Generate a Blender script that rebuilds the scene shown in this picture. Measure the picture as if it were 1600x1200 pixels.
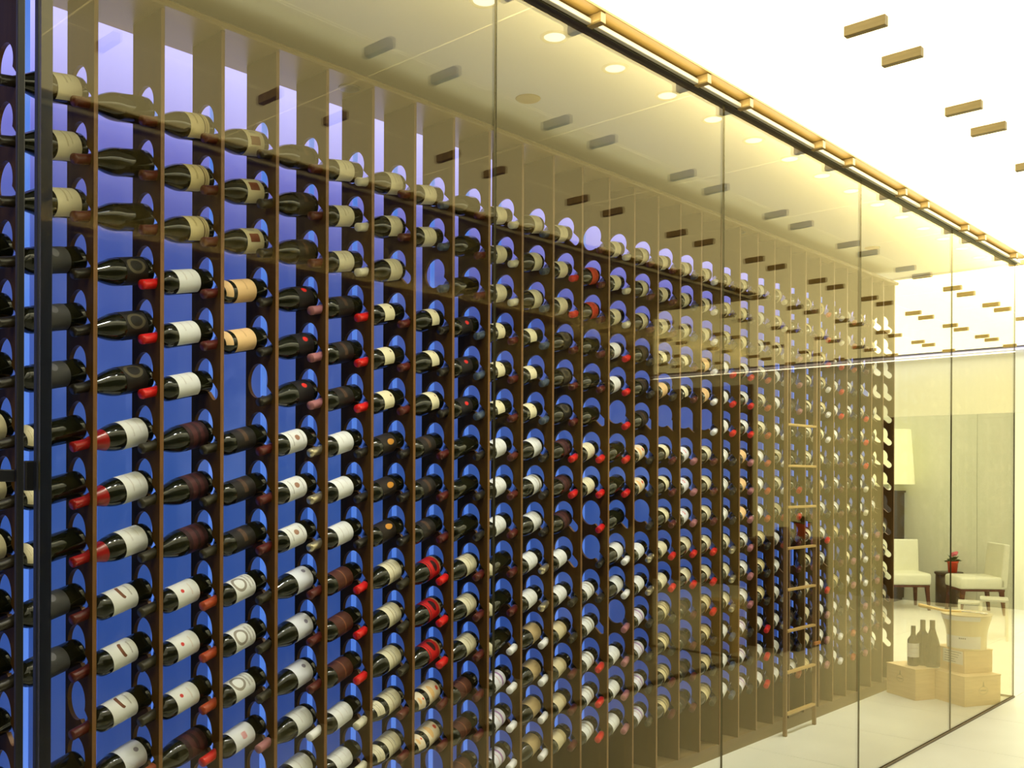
import bpy, bmesh, math, random
from mathutils import Vector, Matrix

scene = bpy.context.scene
COL = scene.collection
for o in list(bpy.data.objects):
    bpy.data.objects.remove(o)

# ---------------------------------------------------------------- camera
cd = bpy.data.cameras.new('camera')
cam = bpy.data.objects.new('camera', cd)
COL.objects.link(cam)
YAW, PIT, ROL = 0.7381, -0.0013, 0.0036
fwd = Vector((-math.sin(YAW) * math.cos(PIT), math.cos(YAW) * math.cos(PIT), math.sin(PIT)))
rgt = Vector((math.cos(YAW), math.sin(YAW), 0))
upv = rgt.cross(fwd)
r2 = math.cos(ROL) * rgt + math.sin(ROL) * upv
u2 = -math.sin(ROL) * rgt + math.cos(ROL) * upv
cam.matrix_world = Matrix(((r2.x, u2.x, -fwd.x, 0), (r2.y, u2.y, -fwd.y, 0), (r2.z, u2.z, -fwd.z, 1.5), (0, 0, 0, 1)))
cd.sensor_width = 36
cd.lens = 1541.36 * 36 / 1600
cd.shift_y = (747.99 - 600) / 1600
cd.clip_start = 0.02
scene.camera = cam

# ---------------------------------------------------------------- colour management, world, exposure
scene.view_settings.view_transform = 'Standard'
scene.view_settings.look = 'None'
scene.view_settings.gamma = 1
scene.view_settings.use_curve_mapping = False
scene.view_settings.exposure = 0.0
scene.cycles.use_denoising = True
scene.cycles.max_bounces = 10
scene.cycles.transparent_max_bounces = 24
scene.cycles.sample_clamp_indirect = 6.0
w = bpy.data.worlds.new('world'); scene.world = w
w.use_nodes = True
w.node_tree.nodes['Background'].inputs[0].default_value = (0.05, 0.045, 0.04, 1)
w.node_tree.nodes['Background'].inputs[1].default_value = 0.2

CEIL_EMIT = (1.45, 1.36, 0.92)        # backlit stretched ceiling panels of the hall
EDGE_BOOST = 6.5                      # bright wash by the glass header, painted into the panel emission
STRIP_EMIT = (0.075, 0.21, 0.74)      # light tubes between them
SPOT_W = 31.0                         # each recessed downlight of the cellar
COVE_W = 3.0                         # warm strip along the glass header

# ---------------------------------------------------------------- geometry constants
GX = -2.0057                       # glass plane
JY = [0.815, 2.1302, 3.4455, 4.7608, 6.0761, 7.34]
YEND = 7.34
HZ = 2.974                         # underside of glass header
CZ = 3.02                          # ceiling
RX0, RX1 = -2.905, -2.733          # rack fins back/front
Y0, PT = 1.2623, 0.2004            # first fin, pitch
ROWZ = [2.575 - 0.1605 * r for r in range(15)]
SOFZ = 2.886
WALLY = 12.34

# ---------------------------------------------------------------- helpers
def link(o, parent=None):
    COL.objects.link(o)
    if parent is not None:
        o.parent = parent
    return o

def mesh_obj(name, bm, mats, parent=None, smooth=False, loc=None):
    me = bpy.data.meshes.new(name)
    bm.normal_update()
    bm.to_mesh(me); bm.free()
    for m in (mats if isinstance(mats, (list, tuple)) else [mats]):
        me.materials.append(m)
    if smooth:
        for p in me.polygons: p.use_smooth = True
    o = bpy.data.objects.new(name, me)
    if loc is not None: o.location = loc
    return link(o, parent)

def empty(name, loc=(0, 0, 0), rz=0.0):
    o = bpy.data.objects.new(name, None)
    o.empty_display_size = 0.05
    o.location = loc; o.rotation_euler = (0, 0, rz)
    return link(o)

def tag(o, label=None, cat=None, group=None, kind=None):
    if label: o['label'] = label
    if cat: o['category'] = cat
    if group: o['group'] = group
    if kind: o['kind'] = kind
    return o

def box(bm, x0, x1, y0, y1, z0, z1, bev=0.0, mi=0):
    vs = [bm.verts.new((x, y, z)) for z in (z0, z1) for y in (y0, y1) for x in (x0, x1)]
    fs = []
    for idx in ((0, 2, 3, 1), (4, 5, 7, 6), (0, 1, 5, 4), (2, 6, 7, 3), (0, 4, 6, 2), (1, 3, 7, 5)):
        f = bm.faces.new([vs[i] for i in idx]); f.material_index = mi; fs.append(f)
    if bev > 0:
        es = set(e for f in fs for e in f.edges)
        bmesh.ops.bevel(bm, geom=list(es), offset=bev, segments=2, profile=0.5, affect='EDGES')
    return vs

def bxo(name, x0, x1, y0, y1, z0, z1, mat, parent=None, bev=0.0, loc=None):
    bm = bmesh.new(); box(bm, x0, x1, y0, y1, z0, z1, bev)
    return mesh_obj(name, bm, mat, parent, loc=loc)

def lathe(bm, prof, seg=24, a0=0.0, a1=2 * math.pi, uv=False, mi=0, c=(0, 0)):
    full = abs(a1 - a0 - 2 * math.pi) < 1e-6
    n = seg if full else seg + 1
    rings = []
    for r, z in prof:
        if r < 1e-6:
            rings.append([bm.verts.new((c[0], c[1], z))])
        else:
            rings.append([bm.verts.new((c[0] + r * math.cos(a0 + (a1 - a0) * i / seg), c[1] + r * math.sin(a0 + (a1 - a0) * i / seg), z)) for i in range(n)])
    L = bm.loops.layers.uv.verify() if uv else None
    zs = [p[1] for p in prof]; zmin, zmax = min(zs), max(zs)
    for k in range(len(rings) - 1):
        A, B = rings[k], rings[k + 1]
        for i in range(seg):
            j = (i + 1) % n if full else i + 1
            a = [A[0]] if len(A) == 1 else [A[i], A[j]]
            b = [B[0]] if len(B) == 1 else [B[j], B[i]]
            vs = a + b
            if len(vs) < 3: continue
            f = bm.faces.new(vs); f.smooth = True; f.material_index = mi
            if uv:
                us = ([i / seg] if len(A) == 1 else [i / seg, (i + 1) / seg]) + ([i / seg] if len(B) == 1 else [(i + 1) / seg, i / seg])
                for lo, u in zip(f.loops, us):
                    lo[L].uv = (u, (lo.vert.co.z - zmin) / (zmax - zmin + 1e-9))

def tube(bm, pts, rad, seg=10, mi=0):
    pts = [Vector(p) for p in pts]
    rads = rad if isinstance(rad, (list, tuple)) else [rad] * len(pts)
    rings = []
    for k, p in enumerate(pts):
        d = (pts[min(k + 1, len(pts) - 1)] - pts[max(k - 1, 0)]).normalized()
        a = d.cross(Vector((0, 0, 1)) if abs(d.z) < 0.95 else Vector((1, 0, 0))).normalized()
        b = d.cross(a)
        rings.append([bm.verts.new(p + rads[k] * (math.cos(t) * a + math.sin(t) * b)) for t in [2 * math.pi * i / seg for i in range(seg)]])
    for k in range(len(rings) - 1):
        for i in range(seg):
            f = bm.faces.new((rings[k][i], rings[k][(i + 1) % seg], rings[k + 1][(i + 1) % seg], rings[k + 1][i])); f.smooth = True; f.material_index = mi
    bm.faces.new(rings[0][::-1]).material_index = mi; bm.faces.new(rings[-1]).material_index = mi

def prism(bm, poly, axis, a, b, mi=0):
    """extrude 2D polygon along an axis ('y': poly in xz)"""
    def P(p, t):
        return (p[0], t, p[1]) if axis == 'y' else ((t, p[0], p[1]) if axis == 'x' else (p[0], p[1], t))
    A = [bm.verts.new(P(p, a)) for p in poly]; B = [bm.verts.new(P(p, b)) for p in poly]
    n = len(poly)
    for i in range(n):
        bm.faces.new((A[i], A[(i + 1) % n], B[(i + 1) % n], B[i])).material_index = mi
    bm.faces.new(A[::-1]).material_index = mi; bm.faces.new(B).material_index = mi
    bmesh.ops.recalc_face_normals(bm, faces=bm.faces)

ORD = ['zeroth', 'first', 'second', 'third', 'fourth', 'fifth', 'sixth', 'seventh', 'eighth', 'ninth', 'tenth', 'eleventh', 'twelfth', 'thirteenth', 'fourteenth', 'fifteenth', 'sixteenth', 'seventeenth', 'eighteenth', 'nineteenth', 'twentieth', 'twenty-first', 'twenty-second', 'twenty-third', 'twenty-fourth']

# ---------------------------------------------------------------- materials
def pbr(name, col, rough=0.5, metal=0.0, emit=None, estr=1.0, spec=0.5, coat=0.0):
    m = bpy.data.materials.new(name); m.use_nodes = True
    b = m.node_tree.nodes['Principled BSDF']
    b.inputs['Base Color'].default_value = (*col, 1)
    b.inputs['Roughness'].default_value = rough
    b.inputs['Metallic'].default_value = metal
    b.inputs['Specular IOR Level'].default_value = spec
    b.inputs['Coat Weight'].default_value = coat
    if emit:
        b.inputs['Emission Color'].default_value = (*emit, 1)
        b.inputs['Emission Strength'].default_value = estr
    return m

def nd(m, t, **kw):
    n = m.node_tree.nodes.new(t)
    for k, v in kw.items(): setattr(n, k, v)
    return n

def lk(m, a, b): m.node_tree.links.new(a, b)

def math_n(m, op, a, b=None, c=None):
    n = nd(m, 'ShaderNodeMath', operation=op)
    for i, v in enumerate((a, b, c)):
        if v is None: continue
        if isinstance(v, (int, float)): n.inputs[i].default_value = v
        else: lk(m, v, n.inputs[i])
    return n.outputs[0]

def mixc(m, fac, a, b):
    n = nd(m, 'ShaderNodeMix', data_type='RGBA')
    if isinstance(fac, (int, float)): n.inputs[0].default_value = fac
    else: lk(m, fac, n.inputs[0])
    for sock, v in ((n.inputs[6], a), (n.inputs[7], b)):
        if isinstance(v, tuple): sock.default_value = (*v, 1)
        else: lk(m, v, sock)
    return n.outputs[2]

def noisy(name, c1, c2, scale=(1, 1, 1), nscale=4.0, rough=0.5, metal=0.0, bump=0.0, spec=0.5, detail=4, coat=0.0, emit=None):
    m = pbr(name, c1, rough, metal, spec=spec, coat=coat, emit=emit)
    tc = nd(m, 'ShaderNodeTexCoord'); mp = nd(m, 'ShaderNodeMapping')
    mp.inputs['Scale'].default_value = scale
    lk(m, tc.outputs['Object'], mp.inputs[0])
    no = nd(m, 'ShaderNodeTexNoise'); no.inputs['Scale'].default_value = nscale; no.inputs['Detail'].default_value = detail
    lk(m, mp.outputs[0], no.inputs['Vector'])
    r = nd(m, 'ShaderNodeMapRange'); r.inputs[1].default_value = 0.3; r.inputs[2].default_value = 0.7
    lk(m, no.outputs['Fac'], r.inputs[0])
    b = m.node_tree.nodes['Principled BSDF']
    lk(m, mixc(m, r.outputs[0], c1, c2), b.inputs['Base Color'])
    if bump > 0:
        bn = nd(m, 'ShaderNodeBump'); bn.inputs['Strength'].default_value = bump; bn.inputs['Distance'].default_value = 0.002
        lk(m, no.outputs['Fac'], bn.inputs['Height']); lk(m, bn.outputs[0], b.inputs['Normal'])
    return m

def glass_mat():
    m = bpy.data.materials.new('clear_glass'); m.use_nodes = True
    nt = m.node_tree
    for n in list(nt.nodes):
        if n.type != 'OUTPUT_MATERIAL': nt.nodes.remove(n)
    out = [n for n in nt.nodes if n.type == 'OUTPUT_MATERIAL'][0]
    g = nd(m, 'ShaderNodeNewGeometry')
    d = nd(m, 'ShaderNodeVectorMath', operation='DOT_PRODUCT')
    lk(m, g.outputs['Normal'], d.inputs[0]); lk(m, g.outputs['Incoming'], d.inputs[1])
    c = math_n(m, 'ABSOLUTE', d.outputs['Value'])
    f = math_n(m, 'POWER', math_n(m, 'SUBTRACT', 1.0, c), 5.0)
    f = math_n(m, 'MULTIPLY_ADD', f, 0.953, 0.047)
    tr = nd(m, 'ShaderNodeBsdfTransparent'); tr.inputs[0].default_value = (0.985, 0.99, 0.975, 1)
    gl = nd(m, 'ShaderNodeBsdfGlossy'); gl.inputs['Roughness'].default_value = 0.0
    gl.inputs['Color'].default_value = (1.0, 0.85, 0.50, 1)   # warm tint put into the reflections to colour the haze
    mx = nd(m, 'ShaderNodeMixShader')
    lk(m, f, mx.inputs[0]); lk(m, tr.outputs[0], mx.inputs[1]); lk(m, gl.outputs[0], mx.inputs[2])
    lk(m, mx.outputs[0], out.inputs[0])
    return m

M_GLASS = glass_mat()
M_GEDGE = pbr('glass_edge', (0.07, 0.065, 0.03), 0.25)
M_FIN = noisy('dark_walnut_veneer', (0.056, 0.026, 0.005), (0.084, 0.041, 0.008), (3, 3, 0.35), 14, 0.6, spec=0.06)
M_FINEDGE = noisy('walnut_board_edge', (0.15, 0.068, 0.018), (0.22, 0.105, 0.030), (3, 3, 0.3), 20, 0.45)
M_SOFFIT = noisy('walnut_soffit', (0.15, 0.095, 0.018), (0.21, 0.135, 0.030), (3, 0.3, 3), 10, 0.35)
M_PLINTH = noisy('walnut_plinth', (0.12, 0.075, 0.025), (0.17, 0.11, 0.04), (3, 0.3, 3), 10, 0.5)
# backlit sheet: a wash from above is painted into its glow, lavender above and deep blue below
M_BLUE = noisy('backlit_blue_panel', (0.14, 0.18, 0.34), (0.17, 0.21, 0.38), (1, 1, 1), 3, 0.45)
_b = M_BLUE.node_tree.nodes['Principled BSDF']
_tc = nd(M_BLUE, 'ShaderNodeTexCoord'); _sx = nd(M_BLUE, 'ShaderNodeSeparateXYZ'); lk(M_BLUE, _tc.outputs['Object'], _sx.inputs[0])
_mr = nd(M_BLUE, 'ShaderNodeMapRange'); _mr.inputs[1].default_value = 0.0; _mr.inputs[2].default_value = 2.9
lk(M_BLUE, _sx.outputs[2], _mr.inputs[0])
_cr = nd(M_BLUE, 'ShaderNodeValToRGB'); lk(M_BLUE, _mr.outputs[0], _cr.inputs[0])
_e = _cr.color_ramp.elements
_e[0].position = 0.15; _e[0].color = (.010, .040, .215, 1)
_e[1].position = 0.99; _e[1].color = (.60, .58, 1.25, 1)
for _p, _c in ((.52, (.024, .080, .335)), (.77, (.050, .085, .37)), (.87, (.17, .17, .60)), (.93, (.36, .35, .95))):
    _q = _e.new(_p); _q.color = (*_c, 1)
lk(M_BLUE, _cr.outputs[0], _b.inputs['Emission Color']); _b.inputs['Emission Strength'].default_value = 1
M_TUBE = pbr('blue_light_tube', (0.3, 0.35, 0.6), 0.4, emit=STRIP_EMIT)
M_CREAM = noisy('cream_cellar_ceiling', (0.78, 0.83, 0.78), (0.80, 0.85, 0.81), (1, 1, 1), 2, 0.6)
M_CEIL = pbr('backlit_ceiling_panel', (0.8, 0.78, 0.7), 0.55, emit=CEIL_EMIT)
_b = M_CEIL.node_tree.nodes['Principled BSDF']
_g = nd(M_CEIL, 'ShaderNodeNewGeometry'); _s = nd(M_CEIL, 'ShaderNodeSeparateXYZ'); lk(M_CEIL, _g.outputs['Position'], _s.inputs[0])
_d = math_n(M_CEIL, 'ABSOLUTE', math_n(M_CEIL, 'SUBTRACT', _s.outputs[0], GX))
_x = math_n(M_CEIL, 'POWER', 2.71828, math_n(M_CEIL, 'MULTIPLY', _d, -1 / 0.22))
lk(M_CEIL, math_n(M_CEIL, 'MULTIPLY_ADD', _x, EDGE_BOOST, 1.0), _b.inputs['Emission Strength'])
M_CBACK = pbr('ceiling_backing', (0.10, 0.08, 0.05), 0.8)
M_BRONZE = noisy('bronze_block', (0.32, 0.225, 0.075), (0.38, 0.27, 0.095), (2, 20, 20), 6, 0.4, metal=0.0)
M_HDARK = pbr('dark_bronze_channel', (0.06, 0.05, 0.025), 0.35, 0.6)
M_BASE = pbr('brown_base_channel', (0.13, 0.085, 0.035), 0.4)
M_HLIGHT = pbr('pale_aluminium_lip', (0.75, 0.72, 0.62), 0.3, 0.3)
M_HGOLD = pbr('gold_cove_strip', (0.34, 0.22, 0.05), 0.4, 0.3)
M_BLACK = pbr('black_metal', (0.012, 0.013, 0.018), 0.35)
M_NAVY = pbr('dark_steel_frame', (0.012, 0.016, 0.035), 0.35)
M_TILE = noisy('cream_limestone', (0.74, 0.745, 0.70), (0.79, 0.795, 0.76), (1, 1, 1), 3, 0.28, spec=0.4)
M_TILE2 = noisy('cellar_limestone', (0.64, 0.65, 0.54), (0.71, 0.72, 0.61), (1, 1, 1), 3, 0.3, spec=0.4)
M_GROUT = pbr('floor_joint', (0.42, 0.37, 0.24), 0.8)
M_WALLU = noisy('cream_plaster', (0.70, 0.70, 0.60), (0.73, 0.73, 0.63), (1, 1, 1), 1.5, 0.7)
M_WALLL = noisy('beige_stone_panel', (0.76, 0.77, 0.60), (0.84, 0.84, 0.67), (1.5, 1.5, 0.4), 3, 0.45)
M_WALLD = pbr('brown_wall', (0.20, 0.14, 0.07), 0.7)
M_DOOR = noisy('dark_wood_door', (0.028, 0.014, 0.006), (0.045, 0.022, 0.009), (4, 4, 0.4), 8, 0.4)
M_DARKW = noisy('espresso_wood', (0.030, 0.017, 0.007), (0.05, 0.028, 0.011), (4, 4, 0.4), 8, 0.35)
M_DARKBOX = pbr('unlit_cellar_wood', (0.016, 0.012, 0.007), 0.6, spec=0.2)  # shade of the unlit opposite room put into a near-black colour
M_CRATE = noisy('pine_crate', (0.72, 0.52, 0.24), (0.82, 0.62, 0.32), (1.2, 1.2, 14), 5, 0.55, bump=0.15)
M_CRATE2 = noisy('pine_crate_lid', (0.70, 0.50, 0.22), (0.80, 0.60, 0.30), (2, 12, 2), 5, 0.55)
M_BRAND = pbr('burnt_mark', (0.36, 0.24, 0.09), 0.7)
M_LADDER = noisy('ladder_oak', (0.15, 0.078, 0.022), (0.21, 0.11, 0.032), (4, 4, 0.5), 8, 0.45)
M_RUNG = noisy('rung_oak', (0.40, 0.25, 0.07), (0.50, 0.32, 0.10), (4, 0.5, 4), 8, 0.4)
M_LEATHER = noisy('cream_leather', (0.84, 0.83, 0.64), (0.87, 0.86, 0.68), (1, 1, 1), 6, 0.45)
M_LEG = noisy('mahogany_leg', (0.075, 0.018, 0.007), (0.11, 0.028, 0.01), (4, 4, 1), 8, 0.35)
M_SHADE = pbr('lamp_shade_fabric', (0.85, 0.82, 0.55), 0.8, emit=(0.42, 0.40, 0.18))
M_POT = pbr('red_ceramic_pot', (0.75, 0.05, 0.012), 0.35)
M_LEAF = noisy('plant_leaf', (0.03, 0.085, 0.015), (0.06, 0.13, 0.025), (8, 8, 8), 6, 0.5)
M_FLOWER = pbr('pink_petal', (0.75, 0.16, 0.22), 0.6)
M_WBUCKET = noisy('ivory_bucket', (0.80, 0.68, 0.36), (0.84, 0.73, 0.42), (1, 1, 1), 4, 0.25)
M_WHITE = pbr('white_paper', (0.78, 0.80, 0.84), 0.6)
M_INK = pbr('printed_ink', (0.10, 0.09, 0.07), 0.6)
M_CHROME = pbr('polished_steel', (0.75, 0.75, 0.75), 0.12, 1.0)
M_ACRYL = pbr('frosted_acrylic_frame', (0.78, 0.76, 0.60), 0.2)
M_WAXWOOD = noisy('varnished_boxwood', (0.75, 0.48, 0.10), (0.85, 0.58, 0.16), (10, 2, 2), 8, 0.25)
M_GOLDR = pbr('pale_trim_ring', (0.85, 0.78, 0.55), 0.4)
M_LENS = pbr('downlight_lens', (0.9, 0.9, 0.85), 0.3, emit=(.7, .66, .52))
M_TANDISC = pbr('tan_speaker_grille', (0.55, 0.45, 0.20), 0.6)
M_COVE = pbr('cove_led_strip', (0.9, 0.9, 0.9), 0.4, emit=(0.75, 0.75, 1.25))
M_BOOK = pbr('grey_page', (0.45, 0.44, 0.40), 0.7)
M_PURPLE = pbr('dark_violet_cloth', (0.045, 0.035, 0.06), 0.8)

# ---------------------------------------------------------------- lamps (real light of the place)
def area(name, loc, sx, sy, power, col, rot=(0, 0, 0), spread=180):
    l = bpy.data.lights.new(name, 'AREA'); l.shape = 'RECTANGLE'; l.size = sx; l.size_y = sy
    l.energy = power; l.color = col; l.spread = math.radians(spread)
    o = bpy.data.objects.new(name, l); o.location = loc; o.rotation_euler = rot
    return link(o)

# warm cove strip lying on the hall side of the header, washing the hall ceiling
area('header_cove_light', (GX + 0.05, 4.2, HZ + 0.006), 0.03, 6.2, COVE_W, (1.0, 0.86, 0.60), (math.pi, 0, 0))

# cool cove strip along the top of the far wall, washing down it
area('far_wall_cove_light', (-0.8, WALLY - 0.13, CZ - 0.06), 10.4, 0.05, 11.0, (0.80, 0.84, 1.0), (math.radians(-12), 0, 0))

# ================================================================ STRUCTURE
def struct(o): o['kind'] = 'structure'; return o

floor = struct(bxo('floor', -6.2, 4.7, -1.7, WALLY + 0.1, -0.12, -0.006, M_GROUT))
def tiles(x0, x1, nx, y0, y1, ny, mat, seed):
    dx, dy = (x1 - x0) / nx, (y1 - y0) / ny
    bm = bmesh.new(); g = 0.0015
    box(bm, -dx / 2 + g, dx / 2 - g, -dy / 2 + g, dy / 2 - g, -0.006, 0, 0.0008)
    proto = mesh_obj('tile', bm, mat, floor, loc=(x0 + dx / 2, y0 + dy / 2, 0))
    for i in range(nx):
        for j in range(ny):
            if i == 0 and j == 0: continue
            o = bpy.data.objects.new('tile', proto.data); o.location = (x0 + dx * (i + .5), y0 + dy * (j + .5), 0)
            link(o, floor)
tiles(GX, 2.8, 6, -1.6, WALLY, 17, M_TILE, 1)
tiles(-3.0, GX, 1, 0.2, YEND, 9, M_TILE2, 2)
tiles(-6.1, GX, 5, YEND, WALLY, 6, M_TILE, 3)
tiles(2.8, 4.6, 2, -1.6, WALLY, 17, M_TILE, 4)

# hall ceiling: backlit panels with joints
ceil = struct(bxo('ceiling', -6.2, 4.7, -1.7, WALLY + 0.1, CZ + 0.012, CZ + 0.1, M_CBACK))
PX, PY = 0.6635, 0.975
XR = [GX + PX * i for i in range(-6, 11)]
YJ = [2.40 + PY * n for n in range(-4, 11)]
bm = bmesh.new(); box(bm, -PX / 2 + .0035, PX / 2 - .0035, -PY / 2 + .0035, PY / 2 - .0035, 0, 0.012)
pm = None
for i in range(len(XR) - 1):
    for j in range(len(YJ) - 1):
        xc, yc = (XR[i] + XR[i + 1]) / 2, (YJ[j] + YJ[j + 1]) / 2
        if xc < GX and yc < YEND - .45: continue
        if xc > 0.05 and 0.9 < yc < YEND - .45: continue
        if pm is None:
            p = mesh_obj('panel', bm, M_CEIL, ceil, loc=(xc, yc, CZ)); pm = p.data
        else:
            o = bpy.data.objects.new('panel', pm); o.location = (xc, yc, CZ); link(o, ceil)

# cellar ceiling (lower cream slab inside the glass box)
cc = struct(bxo('ceiling_cellar', -3.06, GX - 0.02, 0.2, YEND, CZ - 0.035, CZ + 0.012, M_CREAM))
oc = struct(bxo('ceiling_opposite', 0.03, 1.3, 0.9, YEND, CZ - 0.03, CZ + 0.012, M_DARKBOX))

# walls
wf = struct(bxo('wall_far', -6.2, 4.7, WALLY, WALLY + 0.1, 2.27, CZ + 0.05, M_WALLU))
x = -6.2
while x < 4.6:
    if x >= 2.70: break
    x1 = min(x + 1.21, 2.70)
    segs = [(x, x1)]
    if x < 0.89 and x1 > -0.75:
        segs = []
        if x < -0.75: segs.append((x, -0.75))
        if x1 > 0.89: segs.append((0.89, x1))
    for a, b in segs:
        bxo('panel', a + .0015, b - .0015, WALLY - 0.012, WALLY + 0.08, 0.0, 2.268, M_WALLL, wf, 0.001)
    x = x1
for a in (2.702, 3.335, 3.968):           # dark timber cladding at the right end of the far wall
    bxo('panel', a, a + .630, WALLY - .03, WALLY - .0005, 0.0, 2.80, M_DOOR, wf, .002)
bxo('panel', 2.70, 4.6, WALLY - .0004, WALLY + .08, 0, 2.268, M_WALLD, wf)
struct(bxo('trim_far_cove', -6.1, 4.6, WALLY - 0.05, WALLY - 0.005, CZ - 0.025, CZ - 0.008, M_COVE))
door = struct(bxo('door_1', -0.75, 0.89, WALLY + 0.0, WALLY + 0.05, 0.0, 2.27, M_DOOR))
bxo('door_leaf', -0.70, 0.065, WALLY - 0.03, WALLY, 0.01, 2.22, M_DOOR, door, 0.004)
bxo('door_leaf', 0.075, 0.84, WALLY - 0.03, WALLY, 0.01, 2.22, M_DOOR, door, 0.004)
for xx in (0.03, 0.11):
    bm = bmesh.new(); tube(bm, [(xx, WALLY - .075, .85), (xx, WALLY - .075, 1.25)], .012); tube(bm, [(xx, WALLY - .075, .9), (xx, WALLY - .03, .9)], .008); tube(bm, [(xx, WALLY - .075, 1.2), (xx, WALLY - .03, 1.2)], .008)
    mesh_obj('door_handle', bm, M_HDARK, door)
struct(bxo('wall_right', 4.6, 4.7, -1.7, WALLY, 0, CZ + .05, M_WALLU))
struct(bxo('wall_near', -6.2, 4.7, -1.8, -1.7, 0, CZ + .05, M_WALLD))
struct(bxo('wall_left', -3.16, -3.06, -1.7, 7.20, 0, CZ + .05, M_WALLD))
struct(bxo('wall_left_return', -6.2, -3.06, 7.20, 7.30, 0, CZ + .05, M_WALLU))
struct(bxo('wall_left_lounge', -6.3, -6.2, 7.2, WALLY, 0, CZ + .05, M_WALLU))

# glass panes
def pane(name, x0, x1, y0, y1, z0, z1):
    bm = bmesh.new(); box(bm, x0, x1, y0, y1, z0, z1)
    bm.normal_update()
    thin = 0 if (x1 - x0) < (y1 - y0) else 1
    for f in bm.faces:
        f.material_index = 0 if abs(f.normal[thin]) > .9 else 1
    return struct(mesh_obj(name, bm, [M_GLASS, M_GEDGE]))
T = 0.008
for i in range(5):
    pane('window_%d' % (i + 1), GX - T, GX, JY[i] + .0012, JY[i + 1] - .0012, 0.012, HZ + .01)
pane('window_6', -2.93, GX - T - .002, YEND - T, YEND, 0.012, HZ + .01)
# opposite glass room (behind the viewer, seen mirrored in the glass)
OX = 0.02
pane('window_7', OX, OX + T, 0.9, 2.6, 0.012, HZ + .01)
pane('window_8', OX, OX + T, 2.6, 4.2, 0.012, HZ + .01)
pane('window_9', OX, OX + T, 4.2, 5.8, 0.012, HZ + .01)
pane('window_10', OX, OX + T, 5.8, YEND, 0.012, HZ + .01)
pane('window_11', OX + T + .002, 1.25, YEND - T, YEND, 0.012, HZ + .01)

# headers, base channels
def header(name, x, s, y0, y1):
    """s=+1: hall lies on +x side"""
    h = struct(bxo(name, min(x - s * .03, x + s * .012), max(x - s * .03, x + s * .012), y0, y1, HZ, HZ + .02, M_HDARK, bev=.002))
    bxo('channel_lip', min(x + s * .0125, x + s * .03), max(x + s * .0125, x + s * .03), y0, y1, HZ + .004, HZ + .022, M_HLIGHT, h, .002)
    bxo('gold_strip', min(x + s * .0, x + s * .075), max(x + s * .0, x + s * .075), y0, y1, CZ - .012, CZ - .001, M_HGOLD, h, .002)
    bxo('channel_web', min(x - s * .028, x + s * .004), max(x - s * .028, x + s * .004), y0, y1, HZ + .02, CZ + .011, M_HDARK, h)
    return h
header('trim_1', GX, 1, 0.5, YEND)
header('trim_2', OX, -1, 0.9, YEND)
struct(bxo('trim_3', GX - .012, GX + .006, 0.815, YEND + .004, 0.0, 0.012, M_BASE, bev=.001))
struct(bxo('trim_4', -2.72, GX - .014, YEND - .012, YEND + .004, 0.0, 0.012, M_BASE, bev=.001))
struct(bxo('trim_5', OX - .010, OX + .022, 0.9, YEND + .004, 0.0, 0.03, M_HDARK, bev=.002))
struct(bxo('trim_6', OX + .024, 1.25, YEND - .018, YEND + .006, 0.0, 0.016, M_HDARK, bev=.002))
struct(bxo('trim_7', -2.93, GX, YEND - .02, YEND + .004, HZ + .0, CZ + .01, M_CREAM))
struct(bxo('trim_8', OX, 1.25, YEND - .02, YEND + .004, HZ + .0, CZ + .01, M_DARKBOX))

# opposite room interior
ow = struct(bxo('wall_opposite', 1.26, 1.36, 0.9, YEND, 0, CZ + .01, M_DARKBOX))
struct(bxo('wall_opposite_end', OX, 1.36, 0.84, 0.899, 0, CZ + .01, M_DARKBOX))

# glass door on the left: dark stiles and a lock rail
dr = struct(bxo('door_2', GX - .030, GX - .013, 0.815, 0.845, 0.0, HZ, M_NAVY, bev=.002))
bxo('door_edge', GX - .012, GX, 0.772, 0.786, 0.0, HZ, M_BLACK, dr, .002)
bxo('lock_rail', GX - .026, GX - .006, 0.45, 0.771, 1.488, 1.512, M_BLACK, dr, .002)
bxo('door_channel', GX - .022, GX + .006, 0.45, 0.80, HZ - .035, HZ, M_BLACK, dr, .002)
bxo('lock_case', GX - .044, GX - .030, 0.800, 0.840, 1.47, 1.53, M_BLACK, dr, .003)

# ================================================================ WINE RACK
rack = empty('wine_rack', (0, 0, 0))
tag(rack, 'long dark walnut wine rack of keyhole divider boards behind the glass', 'rack')

def keyhole(cx, cz, r, sx, sz, rs):
    a = math.atan2(sz - cz, sx - cx); h = math.asin(rs / r)
    pts = []
    n = 30
    for i in range(n + 1):
        t = a + h + (2 * math.pi - 2 * h) * i / n
        pts.append((cx + r * math.cos(t), cz + r * math.sin(t)))
    for i in range(11):
        t = a - math.pi / 2 + math.pi * i / 10
        pts.append((sx + rs * math.cos(t), sz + rs * math.sin(t)))
    return pts

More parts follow.
